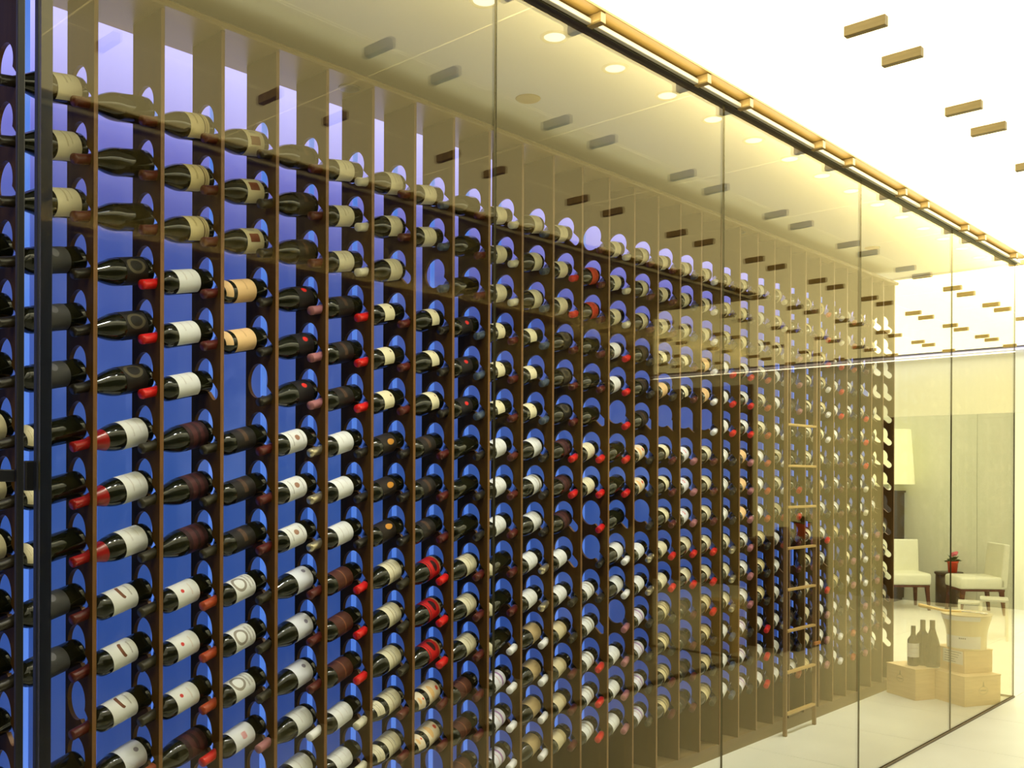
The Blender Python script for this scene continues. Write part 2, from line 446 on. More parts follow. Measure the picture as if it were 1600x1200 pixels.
def make_fin_mesh():
    cu = bpy.data.curves.new('divider_outline', 'CURVE')
    cu.dimensions = '2D'; cu.fill_mode = 'BOTH'; cu.extrude = 0.006
    def sp(pts):
        s = cu.splines.new('POLY'); s.points.add(len(pts) - 1)
        for p, q in zip(s.points, pts): p.co = (q[0], q[1], 0, 1)
        s.use_cyclic_u = True
    sp([(RX0, .07), (RX1, .07), (RX1, SOFZ - .0005), (RX0, SOFZ - .0005)])
    for z in ROWZ:
        sp(keyhole(-2.834, z + .046, .057, -2.768, z - .014, .020))
    ob = bpy.data.objects.new('divider_tmp', cu); COL.objects.link(ob)
    dg = bpy.context.evaluated_depsgraph_get()
    me = bpy.data.meshes.new_from_object(ob.evaluated_get(dg))
    bpy.data.objects.remove(ob); bpy.data.curves.remove(cu)
    for v in me.vertices:
        x_, y_, z_ = v.co; v.co = (x_, -z_, y_)
    me.materials.clear(); me.materials.append(M_FIN); me.materials.append(M_FINEDGE)
    me.update()
    for p in me.polygons:
        p.use_smooth = False
        p.material_index = 1 if (p.normal.x > .9 and abs(p.center.x - RX1) < 1e-3) or (abs(p.normal.y) < .3 and p.center.x < RX1 - .002 and p.center.x > RX0 + .002 and .2 < p.center.z < 2.75) else 0
    return me
FIN = make_fin_mesh()
for k in range(-4, 30):
    o = bpy.data.objects.new('divider_panel', FIN); o.location = (0, Y0 + k * PT, 0); link(o, rack)

Ya, Yb = Y0 - 4.5 * PT, Y0 + 29 * PT + .01
bm = bmesh.new()
prism(bm, [(-3.055, SOFZ), (-2.716, SOFZ), (-2.710, SOFZ + .004), (-2.708, SOFZ + .014), (-2.714, SOFZ + .020), (-2.76, SOFZ + .030), (-2.97, CZ - .037), (-3.055, CZ - .037)], 'y', Ya, Yb)
mesh_obj('cornice', bm, M_SOFFIT, rack)
bxo('plinth', -2.93, -2.742, Ya, Yb - .01, 0.0, 0.07, M_PLINTH, rack)
bxo('back_board', -3.055, -2.985, Ya, Yb, 0.0, SOFZ - .001, M_DARKBOX, rack)
bxo('lower_back_panel', -2.984, -2.93, Ya, Yb, 0.0, 0.16, M_PLINTH, rack)
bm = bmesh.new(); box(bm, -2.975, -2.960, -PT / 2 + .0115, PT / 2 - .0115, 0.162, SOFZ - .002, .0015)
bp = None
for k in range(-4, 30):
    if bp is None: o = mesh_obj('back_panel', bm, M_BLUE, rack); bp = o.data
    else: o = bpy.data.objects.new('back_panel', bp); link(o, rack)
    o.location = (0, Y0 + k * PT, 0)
bm = bmesh.new(); box(bm, -2.974, -2.957, -.011, .011, 0.165, SOFZ - .004, .003)
bp = None
for k in range(-4, 29):
    if bp is None: o = mesh_obj('light_tube', bm, M_TUBE, rack); bp = o.data
    else: o = bpy.data.objects.new('light_tube', bp); link(o, rack)
    o.location = (0, Y0 + (k + .5) * PT, 0)
# round speakers in the soffit
for i, y in enumerate((2.21, 4.97)):
    bm = bmesh.new(); lathe(bm, [(0, -.006), (.03, -.006), (.038, -.003), (.04, 0), (0, 0)], 24)
    o = mesh_obj('speaker', bm, M_BLACK, loc=(-2.80, y, SOFZ - .0002))
    tag(o, ('small black round speaker in the rack soffit nearest the camera', 'small black round speaker in the rack soffit at the far half')[i], 'speaker')

# rack of the opposite room: plain dark boards
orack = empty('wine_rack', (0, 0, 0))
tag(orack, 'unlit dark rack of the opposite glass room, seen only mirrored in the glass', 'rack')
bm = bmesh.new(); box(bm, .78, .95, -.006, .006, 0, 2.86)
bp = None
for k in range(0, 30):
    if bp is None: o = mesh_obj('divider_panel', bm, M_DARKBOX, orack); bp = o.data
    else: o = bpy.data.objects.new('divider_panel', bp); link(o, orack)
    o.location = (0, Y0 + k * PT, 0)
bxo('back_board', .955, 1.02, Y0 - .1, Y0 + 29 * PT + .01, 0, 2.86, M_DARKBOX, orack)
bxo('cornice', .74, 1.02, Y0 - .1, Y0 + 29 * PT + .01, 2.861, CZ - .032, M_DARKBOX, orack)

# ================================================================ BOTTLES
M_BOT = pbr('dark_bottle_glass', (0.008, 0.009, 0.004), 0.08, spec=0.45)
def lab_mat(name, base, prints=(), rough=0.55):
    m = pbr(name, base, rough, spec=.25)
    uvn = nd(m, 'ShaderNodeUVMap'); sx = nd(m, 'ShaderNodeSeparateXYZ'); lk(m, uvn.outputs[0], sx.inputs[0])
    U, V = sx.outputs[0], sx.outputs[1]
    no = nd(m, 'ShaderNodeTexNoise'); no.inputs['Scale'].default_value = 30; no.inputs['Detail'].default_value = 3
    lk(m, uvn.outputs[0], no.inputs['Vector'])
    col = mixc(m, math_n(m, 'MULTIPLY', no.outputs['Fac'], .16), base, tuple(c * .6 for c in base))
    for (sh, u0, u1, v0, v1, c) in prints:
        uc, vc, du, dv = (u0 + u1) / 2, (v0 + v1) / 2, (u1 - u0) / 2, (v1 - v0) / 2
        a = math_n(m, 'DIVIDE', math_n(m, 'SUBTRACT', U, uc), du)
        b = math_n(m, 'DIVIDE', math_n(m, 'SUBTRACT', V, vc), dv)
        if sh == 'e':
            d = math_n(m, 'ADD', math_n(m, 'MULTIPLY', a, a), math_n(m, 'MULTIPLY', b, b))
            k = math_n(m, 'LESS_THAN', d, 1.0)
        elif sh == 'ring':
            d = math_n(m, 'ADD', math_n(m, 'MULTIPLY', a, a), math_n(m, 'MULTIPLY', b, b))
            k = math_n(m, 'MULTIPLY', math_n(m, 'LESS_THAN', d, 1.0), math_n(m, 'GREATER_THAN', d, .45))
        else:
            k = math_n(m, 'MULTIPLY', math_n(m, 'LESS_THAN', math_n(m, 'ABSOLUTE', a), 1.0), math_n(m, 'LESS_THAN', math_n(m, 'ABSOLUTE', b), 1.0))
            if sh == 't':
                n2 = nd(m, 'ShaderNodeTexNoise'); n2.inputs['Scale'].default_value = 60; n2.inputs['Detail'].default_value = 0
                lk(m, uvn.outputs[0], n2.inputs['Vector'])
                k = math_n(m, 'MULTIPLY', k, math_n(m, 'GREATER_THAN', n2.outputs['Fac'], .47))
        col = mixc(m, k, col, c)
    lk(m, col, m.node_tree.nodes['Principled BSDF'].inputs['Base Color'])
    return m

W_, C_, Y_ = (0.74, 0.75, 0.72), (0.70, 0.65, 0.45), (0.72, 0.62, 0.34)
BR, GR, RD, BK = (0.16, 0.06, 0.025), (0.28, 0.25, 0.2), (0.55, 0.04, 0.03), (0.02, 0.018, 0.015)
LABELS = {  # key: (material, phrase)
 'w1': (lab_mat('label_crest_band', W_, [('e', .34, .68, .38, .62, BR), ('e', .36, .66, .30, .50, W_), ('t', .35, .65, .2, .25, GR)]), 'white label with brown arched crest'),
 'w2': (lab_mat('label_red_dot', W_, [('e', .47, .56, .62, .76, RD), ('t', .36, .64, .3, .36, (.6, .5, .42))]), 'white label with small red seal'),
 'w3': (lab_mat('label_grey_arch', W_, [('ring', .3, .7, .35, .95, GR), ('t', .3, .7, .22, .3, GR), ('t', .34, .66, .08, .13, GR)]), 'white label with grey arched drawing'),
 'w4': (lab_mat('label_brown_crest', W_, [('e', .43, .57, .36, .62, (.3, .16, .1)), ('t', .32, .68, .74, .8, GR), ('t', .36, .64, .16, .21, GR)]), 'white label with brown crest in middle'),
 'w5': (lab_mat('label_plain_white', W_, [('t', .32, .68, .62, .68, (.5, .46, .4)), ('t', .36, .64, .3, .34, (.55, .5, .45))]), 'plain white label'),
 'w6': (lab_mat('label_small_seal', (0.70, 0.72, 0.78), [('e', .46, .56, .22, .42, (.22, .2, .26))]), 'bluish white label with small dark seal'),
 'w7': (lab_mat('label_red_script', (0.72, 0.73, 0.76), [('t', .42, .58, .38, .6, RD)]), 'white label with red script'),
 'w8': (lab_mat('label_low_band', W_, [('r', 0, 1, .18, .3, (.34, .30, .2)), ('t', .3, .7, .5, .56, GR)]), 'white label with dark lower band'),
 'w9': (lab_mat('label_violet_band', (.70, .70, .76), [('r', 0, 1, .24, .36, (.32, .16, .36)), ('t', .3, .7, .55, .62, (.45, .2, .2))]), 'white label with violet band'),
 'c1': (lab_mat('label_two_bands', Y_, [('r', 0, 1, .22, .28, (.16, .1, .04)), ('r', 0, 1, .12, .15, (.3, .2, .08)), ('t', .3, .7, .6, .7, (.4, .3, .12))]), 'yellowed cream label with dark bands'),
 'c2': (lab_mat('label_brown_picture', (.58, .52, .33), [('r', .3, .48, .25, .8, (.17, .05, .02)), ('t', .55, .8, .3, .7, GR)]), 'cream label with brown square picture'),
 'c3': (lab_mat('label_cream_text', C_, [('t', .32, .68, .55, .62, (.4, .33, .18)), ('t', .36, .64, .36, .4, (.4, .33, .18))]), 'cream label with faint lettering'),
 'c4': (lab_mat('label_cream_square', (.78, .72, .46), [('e', .46, .56, .14, .26, BR)]), 'small squarish cream label'),
 'c5': (lab_mat('label_cream_line', C_, [('r', 0, 1, .62, .66, (.35, .27, .14)), ('t', .34, .66, .4, .46, GR)]), 'cream label with thin ruled line'),
 'c6': (lab_mat('label_cream_dark_bands', Y_, [('r', 0, 1, .5, .58, BK), ('r', 0, 1, .2, .26, (.3, .22, .1))]), 'yellow cream label with black bands'),
 'p1': (lab_mat('label_peach', (.78, .52, .25), [('t', .36, .64, .45, .52, (.5, .3, .12))]), 'peach coloured label'),
 'o1': (lab_mat('label_orange_dot', (.76, .66, .46), [('e', .44, .56, .1, .28, (.62, .06, .02)), ('e', .3, .7, .5, .8, (.72, .45, .18))]), 'cream and orange label with red dot'),
 't1': (lab_mat('label_tan_pattern', (.34, .24, .11), [('t', 0, 1, 0, 1, (.52, .40, .2))]), 'brown speckled label'),
 't2': (lab_mat('label_tan_grain', (.62, .54, .33), [('t', 0, 1, 0, .3, (.4, .3, .14))]), 'tan label'),
 'd1': (lab_mat('label_dark_grey', (.055, .055, .055), [('e', .4, .62, .35, .65, (.14, .14, .16)), ('t', .3, .7, .75, .82, (.14, .14, .14))]), 'dark grey label'),
 'd2': (lab_mat('label_maroon_bands', (.030, .012, .012), [('r', 0, 1, .55, .8, (.075, .022, .022)), ('r', 0, 1, .2, .4, (.075, .022, .022))]), 'black label with maroon bands'),
 'd3': (lab_mat('label_dark_medallion', (.018, .016, .012), [('ring', .3, .62, .1, .9, (.10, .085, .05))]), 'black label with round gold medallion'),
 'd4': (lab_mat('label_black_red_dot', (.012, .010, .010), [('e', .42, .54, .3, .6, (.6, .02, .015))]), 'black label with red dot'),
 'd5': (lab_mat('label_red_brown', (.075, .022, .011), [('r', 0, 1, .45, .52, (.2, .07, .03))]), 'red-brown label'),
 'd6': (lab_mat('label_amber_emblem', (.018, .013, .009), [('e', .38, .54, .15, .6, (.55, .24, .03))]), 'black label with amber emblem'),
 'd7': (lab_mat('label_smoke', (.016, .013, .010), [('t', .3, .7, .4, .6, (.12, .06, .03))]), 'dark brown label'),
 'r1': (lab_mat('label_red_black', (.55, .012, .012), [('e', .34, .66, .3, .6, (.03, .01, .01)), ('r', 0, 1, .0, .1, (.5, .3, .15)), ('r', 0, 1, .85, .9, BK)]), 'bright red and black label'),
 'r2': (lab_mat('label_vermilion', (.60, .055, .022), [('t', .3, .7, .4, .55, (.3, .03, .01))]), 'vermilion red label'),
 'n': (None, 'no visible label'),
}
CAPS = {
 'R': (pbr('capsule_bright_red', (.62, .012, .010), .3), 'bright red capsule'),
 'M': (pbr('capsule_maroon', (.085, .011, .006), .35), 'maroon capsule'),
 'D': (pbr('capsule_black', (.018, .015, .010), .3), 'black capsule'),
 'G': (pbr('capsule_olive', (.032, .027, .013), .35), 'dark olive capsule'),
 'S': (pbr('capsule_silver_gold', (.62, .56, .38), .28, .85), 'pale gold capsule'),
 'W': (pbr('capsule_cream', (.66, .63, .47), .4), 'cream capsule'),
 'O': (pbr('capsule_orange', (.36, .055, .014), .35), 'orange-red capsule'),
 'P': (pbr('capsule_pink', (.34, .13, .14), .4), 'pink capsule'),
 'B': (pbr('capsule_blue_grey', (.06, .085, .12), .3), 'blue-grey capsule'),
 'X': (pbr('capsule_white', (.78, .78, .76), .4), 'white capsule'),
 'L': (pbr('wax_dark_red', (.30, .012, .010), .22), 'long dark red wax neck'),
}
PROF = {
 'B': [(0, .012), (.022, .006), (.031, .0), (.0370, .004), (.0375, .010), (.0375, .186), (.0362, .197), (.031, .209), (.022, .220), (.0165, .231), (.0150, .245), (.0146, .279), (.0168, .281), (.0168, .291), (.0150, .299), (0, .300)],
 'U': [(0, .012), (.024, .006), (.034, .0), (.0408, .004), (.0413, .010), (.0413, .130), (.0402, .146), (.0365, .166), (.0310, .186), (.0248, .207), (.0196, .228), (.0165, .248), (.0150, .268), (.0148, .281), (.0168, .282), (.0168, .291), (.0150, .299), (0, .300)],
}
ZS = .893
for _s in PROF: PROF[_s] = [(min(r_, .0142) if z_ > .24 else r_, z_ * ZS) for r_, z_ in PROF[_s]]
def rad_at(p, z):
    for (r0, z0), (r1, z1) in zip(p[2:-1], p[3:]):
        if z0 <= z <= z1 and z1 > z0: return r0 + (r1 - r0) * (z - z0) / (z1 - z0)
    return p[-2][0]
def sub_prof(p, z0, z1, off, n=6):
    zs = sorted(set([z0, z1] + [q[1] for q in p[4:-1] if z0 < q[1] < z1]))
    return [(rad_at(p, z) + off, z) for z in zs]
BODY, CAPM, CAPL, LABM, NECK = {}, {}, {}, {}, {}
LABZ = {'B': (.068 * ZS, .172 * ZS), 'U': (.031 * ZS, .124 * ZS)}
def me_from(bm, name, mat):
    me = bpy.data.meshes.new(name); bm.normal_update(); bm.to_mesh(me); bm.free()
    if mat: me.materials.append(mat)
    for p in me.polygons: p.use_smooth = True
    return me
for s in 'BU':
    bm = bmesh.new(); lathe(bm, PROF[s], 22); BODY[s] = me_from(bm, 'wine_bottle', M_BOT)
def get_caps(s, c):
    if (s, c) not in CAPM:
        bm = bmesh.new()
        z0 = (.185 if c == 'L' else (.232 if s == 'B' else .240)) * ZS
        pr = sub_prof(PROF[s], z0, .299 * ZS, .0008); pr += [(.0148, .3008 * ZS), (0, .3012 * ZS)]
        lathe(bm, pr, 18); CAPM[(s, c)] = me_from(bm, 'capsule', CAPS[c][0])
    return CAPM[(s, c)]
def get_lab(s, l):
    if (s, l) not in LABM:
        z0, z1 = LABZ[s]
        if l == 'c4': z0, z1 = z0 + .015, z1 - .01
        bm = bmesh.new(); r = PROF[s][5][0] + .0006
        half = math.radians(72 if l in ('c4',) else 108)
        zs = [z0, z1]
        lathe(bm, [(r, z) for z in zs], 20, -half, half, uv=True); LABM[(s, l)] = me_from(bm, 'label', LABELS[l][0])
    return LABM[(s, l)]
def get_neck(s, l):
    if (s, l) not in NECK:
        bm = bmesh.new()
        pr = sub_prof(PROF[s], .171 if s == 'B' else .136, .193 if s == 'B' else .172, .0007)
        lathe(bm, pr, 12, -math.radians(62), math.radians(62), uv=True); NECK[(s, l)] = me_from(bm, 'neck_label', LABELS[l][0])
    return NECK[(s, l)]

def bottle_matrix(k, r, roll=0.0):
    yk = Y0 + k * PT
    N = Vector((-2.768, yk, ROWZ[r] - .019)); B = Vector((-2.830, yk + PT, ROWZ[r] + .029))
    d = (N - B).normalized()                      # towards the neck
    base = B + d * .005
    z = d
    lab = Vector((.80, 0, .60)) if True else None
    x = (lab - lab.dot(z) * z).normalized()
    y = z.cross(x)
    m = Matrix(((x.x, y.x, z.x, base.x), (x.y, y.y, z.y, base.y), (x.z, y.z, z.z, base.z), (0, 0, 0, 1)))
    return m @ Matrix.Rotation(roll, 4, 'Z')

# bay layout, rows counted from the top; code = shape, label, capsule, optional neck label '+'
PLAN = {
 -2: "0-2:Un.D 3-5:Bd1.D 6-8:Uc3.D+ 9-12:Bc3.G",
 -1: "0-2:Uc3.D 3-5:Bd1.D 6-8:Bn.D+ 9-10:Bd1.D 12:Bn.W",
 0: "0-2:Un.M 3-5:Ud3.D 6-8:Uw5.L 9-11:Bw1.M 12:Uw6.M",
 1: "0-2:Uc1.M 3-5:Bw5.R 6-8:Ud2.G 9-11:Bw2.G 12:Ud2.O",
 2: "0-2:Uc2.M 3-4:Bp1.M+ 6-8:Bd7.G 9-11:Bw3.O 12:Bw7.R",
 3: "0-2:Ud7.D 3-5:Ud4.D 6-8:Bw4.M 9-11:Uw6.G 12-13:Uw5.P",
 4: "0-2:Bc3.M 3-5:Bd7.P 6-8:Bw5.S 9-11:Bd5.M 12-13:Bw5.X",
 5: "0-2:Uc3.W 3-5:Bc4.R 6-8:Bd6.D 9-11:Uc5.R 12-13:Uc5.W+",
 6: "0-1:Bc3.M 3-5:Uc4.M 6-8:Bd7.D 9-11:Ur1.G 12-13:Uo1.M+",
 7: "0-1:Un.B 2:Bn.B 3-5:Bd4.D 6-8:Bn.M 9-11:Uc5.R 12-14:Bd5.M",
 8: "0-2:Bc3.M 3-5:Bc4.B 6-8:Bw5.D 9-11:Bn.M+ 12-14:Bw9.M",
 9: "0-2:Uc3.W 3-5:Bc4.M 6:Uw5.M 7:Uw8.M 8:Uw5.M 9-10:Bw5.M 11-14:Ut1.X",
 10: "0-2:Bc3.B 3-5:Ud3.B 6-8:Ud2.D 9-10:Bw5.S 11-14:Bt2.X",
 11: "1-2:Ur2.R 3-5:Un.M 6-7:Bc3.R 10-11:Bw8.G 12-14:Bw8.M",
 12: "0-2:Bc3.M 3-4:Bw5.M 6-8:Un.R 9-10:Uw5.D 12-14:Bw5.R",
 13: "0-2:Uc3.W 3-5:Ud7.R 6-7:Bo1.R 9-10:Bw5.X 11-14:Bw9.P",
 14: "0-2:Bc3.M 3:Bc4.D 4:Bp1.D 6-8:Uc4.D 9-10:Bc3.S 11-14:Uc6.G",
 15: "0-2:Bc3.M 3-4:Bc4.G 6-8:Bw7.M 9-10:Uc3.R 11-12:Bd7.G 13-14:Bd7.M",
 16: "0-2:Bc3.B 3-4:Bp1.M 6-8:Uc3.P 9-10:Uc3.R 11-14:Uc1.M",
 17: "0-2:Uc3.X 3-5:Bw5.X 6-8:Bw8.M 9-11:Uc3.R 12-14:Bw5.G",
 18: "0-2:Bc3.D 3-5:Uw5.R 6-8:Bp1.D 9-11:Uw5.S 12-14:Bw9.B",
 19: "0-2:Bw5.D 3-5:Uc3.R 6-8:Bw8.P 9-11:Uc1.P 12-14:Bw5.D",
 20: "0-2:Uc3.G 3-5:Bw5.O 6-8:Uc3.O 9-11:Bw5.G 12-14:Bw5.R",
}
def parse(s):
    out = {}
    for it in s.split():
        rows, code = it.split(':')
        a, b = (rows.split('-') + [rows])[:2]
        nk = code.endswith('+')
        sh, rest = code[0], code[1:].rstrip('+')
        lab, cap = rest.split('.')
        for r in range(int(a), int(b) + 1): out[r] = (sh, lab, cap, nk)
    return out
SHN = {'B': 'straight-shouldered', 'U': 'slope-shouldered'}
rng = random.Random(5)
NB = 0
for k in sorted(PLAN):
    pl = parse(PLAN[k]); roll = 0
    for r in sorted(pl):
        sh, lab, cap, nk = pl[r]
        if k == -2 and r < 3: continue
        roll = math.radians(rng.uniform(-14, 14))
        b = bpy.data.objects.new('wine_bottle', BODY[sh]); b.matrix_world = bottle_matrix(k, r, roll); link(b)
        lt = LABELS[lab][1].replace('label', 'label')
        where = 'left of black door edge, %s row' % ORD[r + 1] if k == -2 else '%s column, %s row' % (ORD[k + 2], ORD[r + 1])
        if lab == 'n': txt = '%s dark bottle, %s, %s' % (SHN[sh], CAPS[cap][1], where)
        else: txt = 'bottle, %s, %s, %s' % (lt, CAPS[cap][1], where)
        tag(b, txt, 'bottle', 'wine bottles lying in the rack')
        if lab != 'n':
            o = bpy.data.objects.new('label', get_lab(sh, lab)); link(o, b)
        o = bpy.data.objects.new('capsule', get_caps(sh, cap)); link(o, b)
        if nk:
            nl = {'n': 'c3', 'd7': 'c3'}.get(lab, lab)
            o = bpy.data.objects.new('neck_label', get_neck(sh, nl)); link(o, b)
        NB += 1

# farther bottles (past the 300 nearest): one mass
def mass_bottles():
    verts, faces, mids, mats = [], [], [], [M_BOT]
    uvs = []
    def add(me, mat, M):
        if mat not in mats: mats.append(mat)
        mi = mats.index(mat); o = len(verts)
        verts.extend([tuple(M @ v.co) for v in me.vertices])
        ul = me.uv_layers[0].data if me.uv_layers else None
        for p in me.polygons:
            faces.append(tuple(o + v for v in p.vertices)); mids.append(mi)
            for li in p.loop_indices: uvs.append(tuple(ul[li].uv) if ul else (0, 0))
    rg = random.Random(11)
    labs = ['w5', 'c3', 'w8', 'c3', 'w5', 'n', 'c4', 'd7', 'n', 'c1']
    capk = ['R', 'D', 'G', 'M', 'S', 'O', 'P', 'W', 'R', 'X']
    for k in range(21, 29):
        r = 0
        while r < 15:
            sh = rg.choice('BU'); lab = rg.choice(labs); cap = rg.choice(capk)
            for q in range(rg.choice((2, 3, 3))):
                if r > 14: break
                if not (k == 28 and r < 9) and rg.random() > .06:
                    M = bottle_matrix(k, r, math.radians(rg.uniform(-14, 14)))
                    add(BODY[sh], M_BOT, M); add(get_caps(sh, cap), CAPS[cap][0], M)
                    if lab != 'n': add(get_lab(sh, lab), LABELS[lab][0], M)
                r += 1
    me = bpy.data.meshes.new('wine_bottles'); me.from_pydata(verts, [], faces)
    for m in mats: me.materials.append(m)
    ul = me.uv_layers.new()
    ul.data.foreach_set('uv', [c for t in uvs for c in t])
    me.polygons.foreach_set('material_index', mids)
    me.polygons.foreach_set('use_smooth', [True] * len(faces))
    me.update()
    o = bpy.data.objects.new('wine_bottles', me); link(o)
    tag(o, 'far mass of wine bottles at the distant end of the rack by the ladder', 'bottles', None, 'stuff')
mass_bottles()

# ================================================================ CELLAR FITTINGS
for i in range(17):
    y = 1.53 + .341 * i
    d = empty('downlight', (-2.135, y, CZ - .035))
    tag(d, 'recessed round downlight in the cellar ceiling, %s from the near end' % ORD[i + 1], 'downlight', 'downlights along the glass in the cellar ceiling')
    if i == 0:
        bm = bmesh.new(); lathe(bm, [(.036, 0), (.038, -.004), (.046, -.005), (.05, 0)], 28); ring = mesh_obj('trim_ring', bm, M_GOLDR, d).data
        bm = bmesh.new(); lathe(bm, [(0, -.001), (.036, -.0012)], 24); lens = mesh_obj('lens', bm, M_LENS, d).data
    else:
        link(bpy.data.objects.new('trim_ring', ring), d); link(bpy.data.objects.new('lens', lens), d)
    l = bpy.data.lights.new('downlight_lamp', 'SPOT'); l.energy = SPOT_W; l.color = (1.0, .99, .94)
    l.spot_size = math.radians(64); l.spot_blend = 1.0; l.shadow_soft_size = .03
    lo = bpy.data.objects.new('downlight_lamp', l); link(lo)
    lo.location = (-2.135, y, CZ - .06)
    lo.rotation_euler = Vector((-.245, 0, -1)).to_track_quat('-Z', 'Y').to_euler()
for i, y in enumerate((2.9, 6.25)):
    bm = bmesh.new(); lathe(bm, [(0, -.004), (.045, -.004), (.05, 0), (0, 0)], 24)
    o = mesh_obj('detector', bm, M_TANDISC, loc=(-2.56, y, CZ - .0352))
    tag(o, ('tan disc detector on the cream cellar ceiling, nearer one', 'tan disc detector on the cream cellar ceiling, farther one')[i], 'detector')

# ladder against the rack
lad = empty('ladder', (-2.68, 5.31, 0))
tag(lad, 'narrow oak library ladder standing upright against the wine rack', 'ladder')
for y in (0, .38):
    bxo('rail', -.010, .012, y - .009, y + .009, 0, 2.35, M_LADDER, lad, .002)
for i in range(8):
    bxo('rung', -.012, .014, .0095, .3705, .120 + .241 * i, .134 + .241 * i, M_RUNG, lad, .002)
bxo('bracket', .013, .025, .34, .42, .49, .51, pbr('copper_bracket', (.55, .22, .05), .4, .5), lad, .002)

# wooden crates at the far end, inside the glass
def crate(name, corner, ang, L, D, z0, H, label):
    """corner nearest camera; e1 to the left/back, e2 to the right/back"""
    o = empty(name, (corner[0], corner[1], z0), ang)
    tag(o, label, 'crate')
    t = .012
    bxo('front_board', 0, L, 0, t, 0, H - .006, M_CRATE, o, .0015)
    bxo('back_board', 0, L, D - t, D, 0, H - .006, M_CRATE, o, .0015)
    bxo('end_board', 0.0, t, t, D - t, 0, H - .006, M_CRATE, o, .0015)
    bxo('end_board', L - t, L, t, D - t, 0, H - .006, M_CRATE, o, .0015)
    bxo('bottom_board', t, L - t, t, D - t, 0, .01, M_CRATE, o)
    bxo('lid', -.003, L + .003, -.003, D + .003, H - .006, H, M_CRATE2, o, .0015)
    return o
# local frame: +x = e2 (right/back), +y = e1 (left/back)
ANG = math.atan2(.875, .484)
c1 = crate('wooden_crate', (-2.464, 6.767), ANG, .165, .285, 0.0, .212, 'pale pine wine crate with three bottles on top, left of the stack')
c2 = crate('wooden_crate', (-2.157, 6.80), ANG, .300, .305, 0.0, .199, 'pale pine wine crate at the bottom of the stack beside the glass')
c3 = crate('wooden_crate', (-2.191, 6.905), ANG, .235, .285, .199, .153, 'pale pine crate with paper notice, upper one of the stack')
def emblem(parent, face, cx, cz, s):
    bm = bmesh.new()
    def P(a, b): return (a, -.0006, b) if face == 'front' else (-.0006, a, b)
    def quad(a0, a1, b0, b1):
        if face == 'front': box(bm, a0, a1, -.0008, .0002, b0, b1)
        else: box(bm, -.0008, .0002, a0, a1, b0, b1)
    n = 20
    for i in range(n):
        t = 2 * math.pi * i / n
        x_, z_ = cx + s * math.cos(t), cz + .7 * s * math.sin(t)
        quad(x_ - s * .10, x_ + s * .10, z_ - s * .04, z_ + s * .04)
    for i in range(6):
        w_ = s * .2 * (1 - i / 6.5); quad(cx - w_, cx + w_, cz + s * (.7 + .16 * i), cz + s * (.84 + .16 * i))
    for i in range(4):
        a = cx + s * (-.55 + .36 * i); quad(a - s * .1, a + s * .1, cz - s * .12, cz + s * .12)
    mesh_obj('burnt_emblem', bm, M_BRAND, parent)
emblem(c2, 'front', .155, .10, .036)
emblem(c1, 'side', .150, .125, .034)
bm = bmesh.new(); box(bm, -.0012, .0, .015, .195, .055, .145); 
pn = mesh_obj('paper_notice', bm, M_WHITE, c3)
bm = bmesh.new()
for i, (a, b) in enumerate(((.03, .17), (.05, .18), (.06, .18), (.09, .18), (.08, .18))):
    box(bm, -.0016, -.0011, a, b, .13 - .016 * i, .134 - .016 * i)
mesh_obj('printed_line', bm, M_INK, pn)

# three bottles on the left crate
def stand_bottle(x, y, z, sh, lab, cap, s, label, rz):
    b = bpy.data.objects.new('wine_bottle', BODY[sh]); b.location = (x, y, z); b.scale = (s, s, s); b.rotation_euler = (0, 0, rz); link(b)
    tag(b, label, 'bottle', 'bottles standing on the crate')
    if lab != 'n': link(bpy.data.objects.new('label', get_lab(sh, lab)), b)
    link(bpy.data.objects.new('capsule', get_caps(sh, cap)), b)
stand_bottle(-2.530, 6.905, .212, 'B', 'w5', 'G', 1.02, 'standing dark bottle with plain pale label, leftmost on the left crate', math.radians(-60))
stand_bottle(-2.490, 6.975, .212, 'B', 'n', 'G', 1.16, 'standing dark bottle without label, middle one on the left crate', 0)
stand_bottle(-2.415, 6.945, .212, 'U', 'n', 'G', 1.19, 'standing slope-shouldered dark bottle, rightmost on the left crate', 0)

# ice bucket with wooden-handled ladle
bk = empty('ice_bucket', (-2.222, 7.040, .352))
bk.scale = (1.2, 1.2, 1.0)
tag(bk, 'ivory ice bucket with white band standing on the stacked crates', 'bucket')
bm = bmesh.new()
lathe(bm, [(0, 0), (.098, 0), (.103, .004), (.106, .10), (.112, .14), (.127, .20), (.133, .232), (.137, .236), (.133, .240), (.127, .236), (.118, .19), (.1, .10), (.097, .012), (0, .012)], 36)
mesh_obj('bowl', bm, M_WBUCKET, bk)
bm = bmesh.new(); lathe(bm, [(.1050, .012), (.1075, .095)], 20, math.radians(215), math.radians(330)); mesh_obj('white_band', bm, M_WHITE, bk)
bm = bmesh.new(); lathe(bm, [(.1285, .200), (.1345, .230)], 20, math.radians(205), math.radians(320)); mesh_obj('rim_band', bm, M_WHITE, bk)
bm = bmesh.new()
for i in range(4):
    a = math.radians(268 + 5.2 * i); c = Vector((.1078 * math.cos(a), .1078 * math.sin(a), .080))
    tx = Vector((-math.sin(a), math.cos(a), 0)); nx = Vector((math.cos(a), math.sin(a), 0)); uz = Vector((0, 0, 1))
    vs = [bm.verts.new(c + tx * (u * .0034) + uz * (v * .0045) + nx * (wv * .0006)) for wv in (0, 1) for v in (-1, 1) for u in (-1, 1)]
    for idx in ((0, 2, 3, 1), (4, 5, 7, 6), (0, 1, 5, 4), (2, 6, 7, 3), (0, 4, 6, 2), (1, 3, 7, 5)): bm.faces.new([vs[q] for q in idx])
mesh_obj('letter_mark', bm, M_INK, bk)
ld = empty('ladle', (-2.222, 7.040, .592))
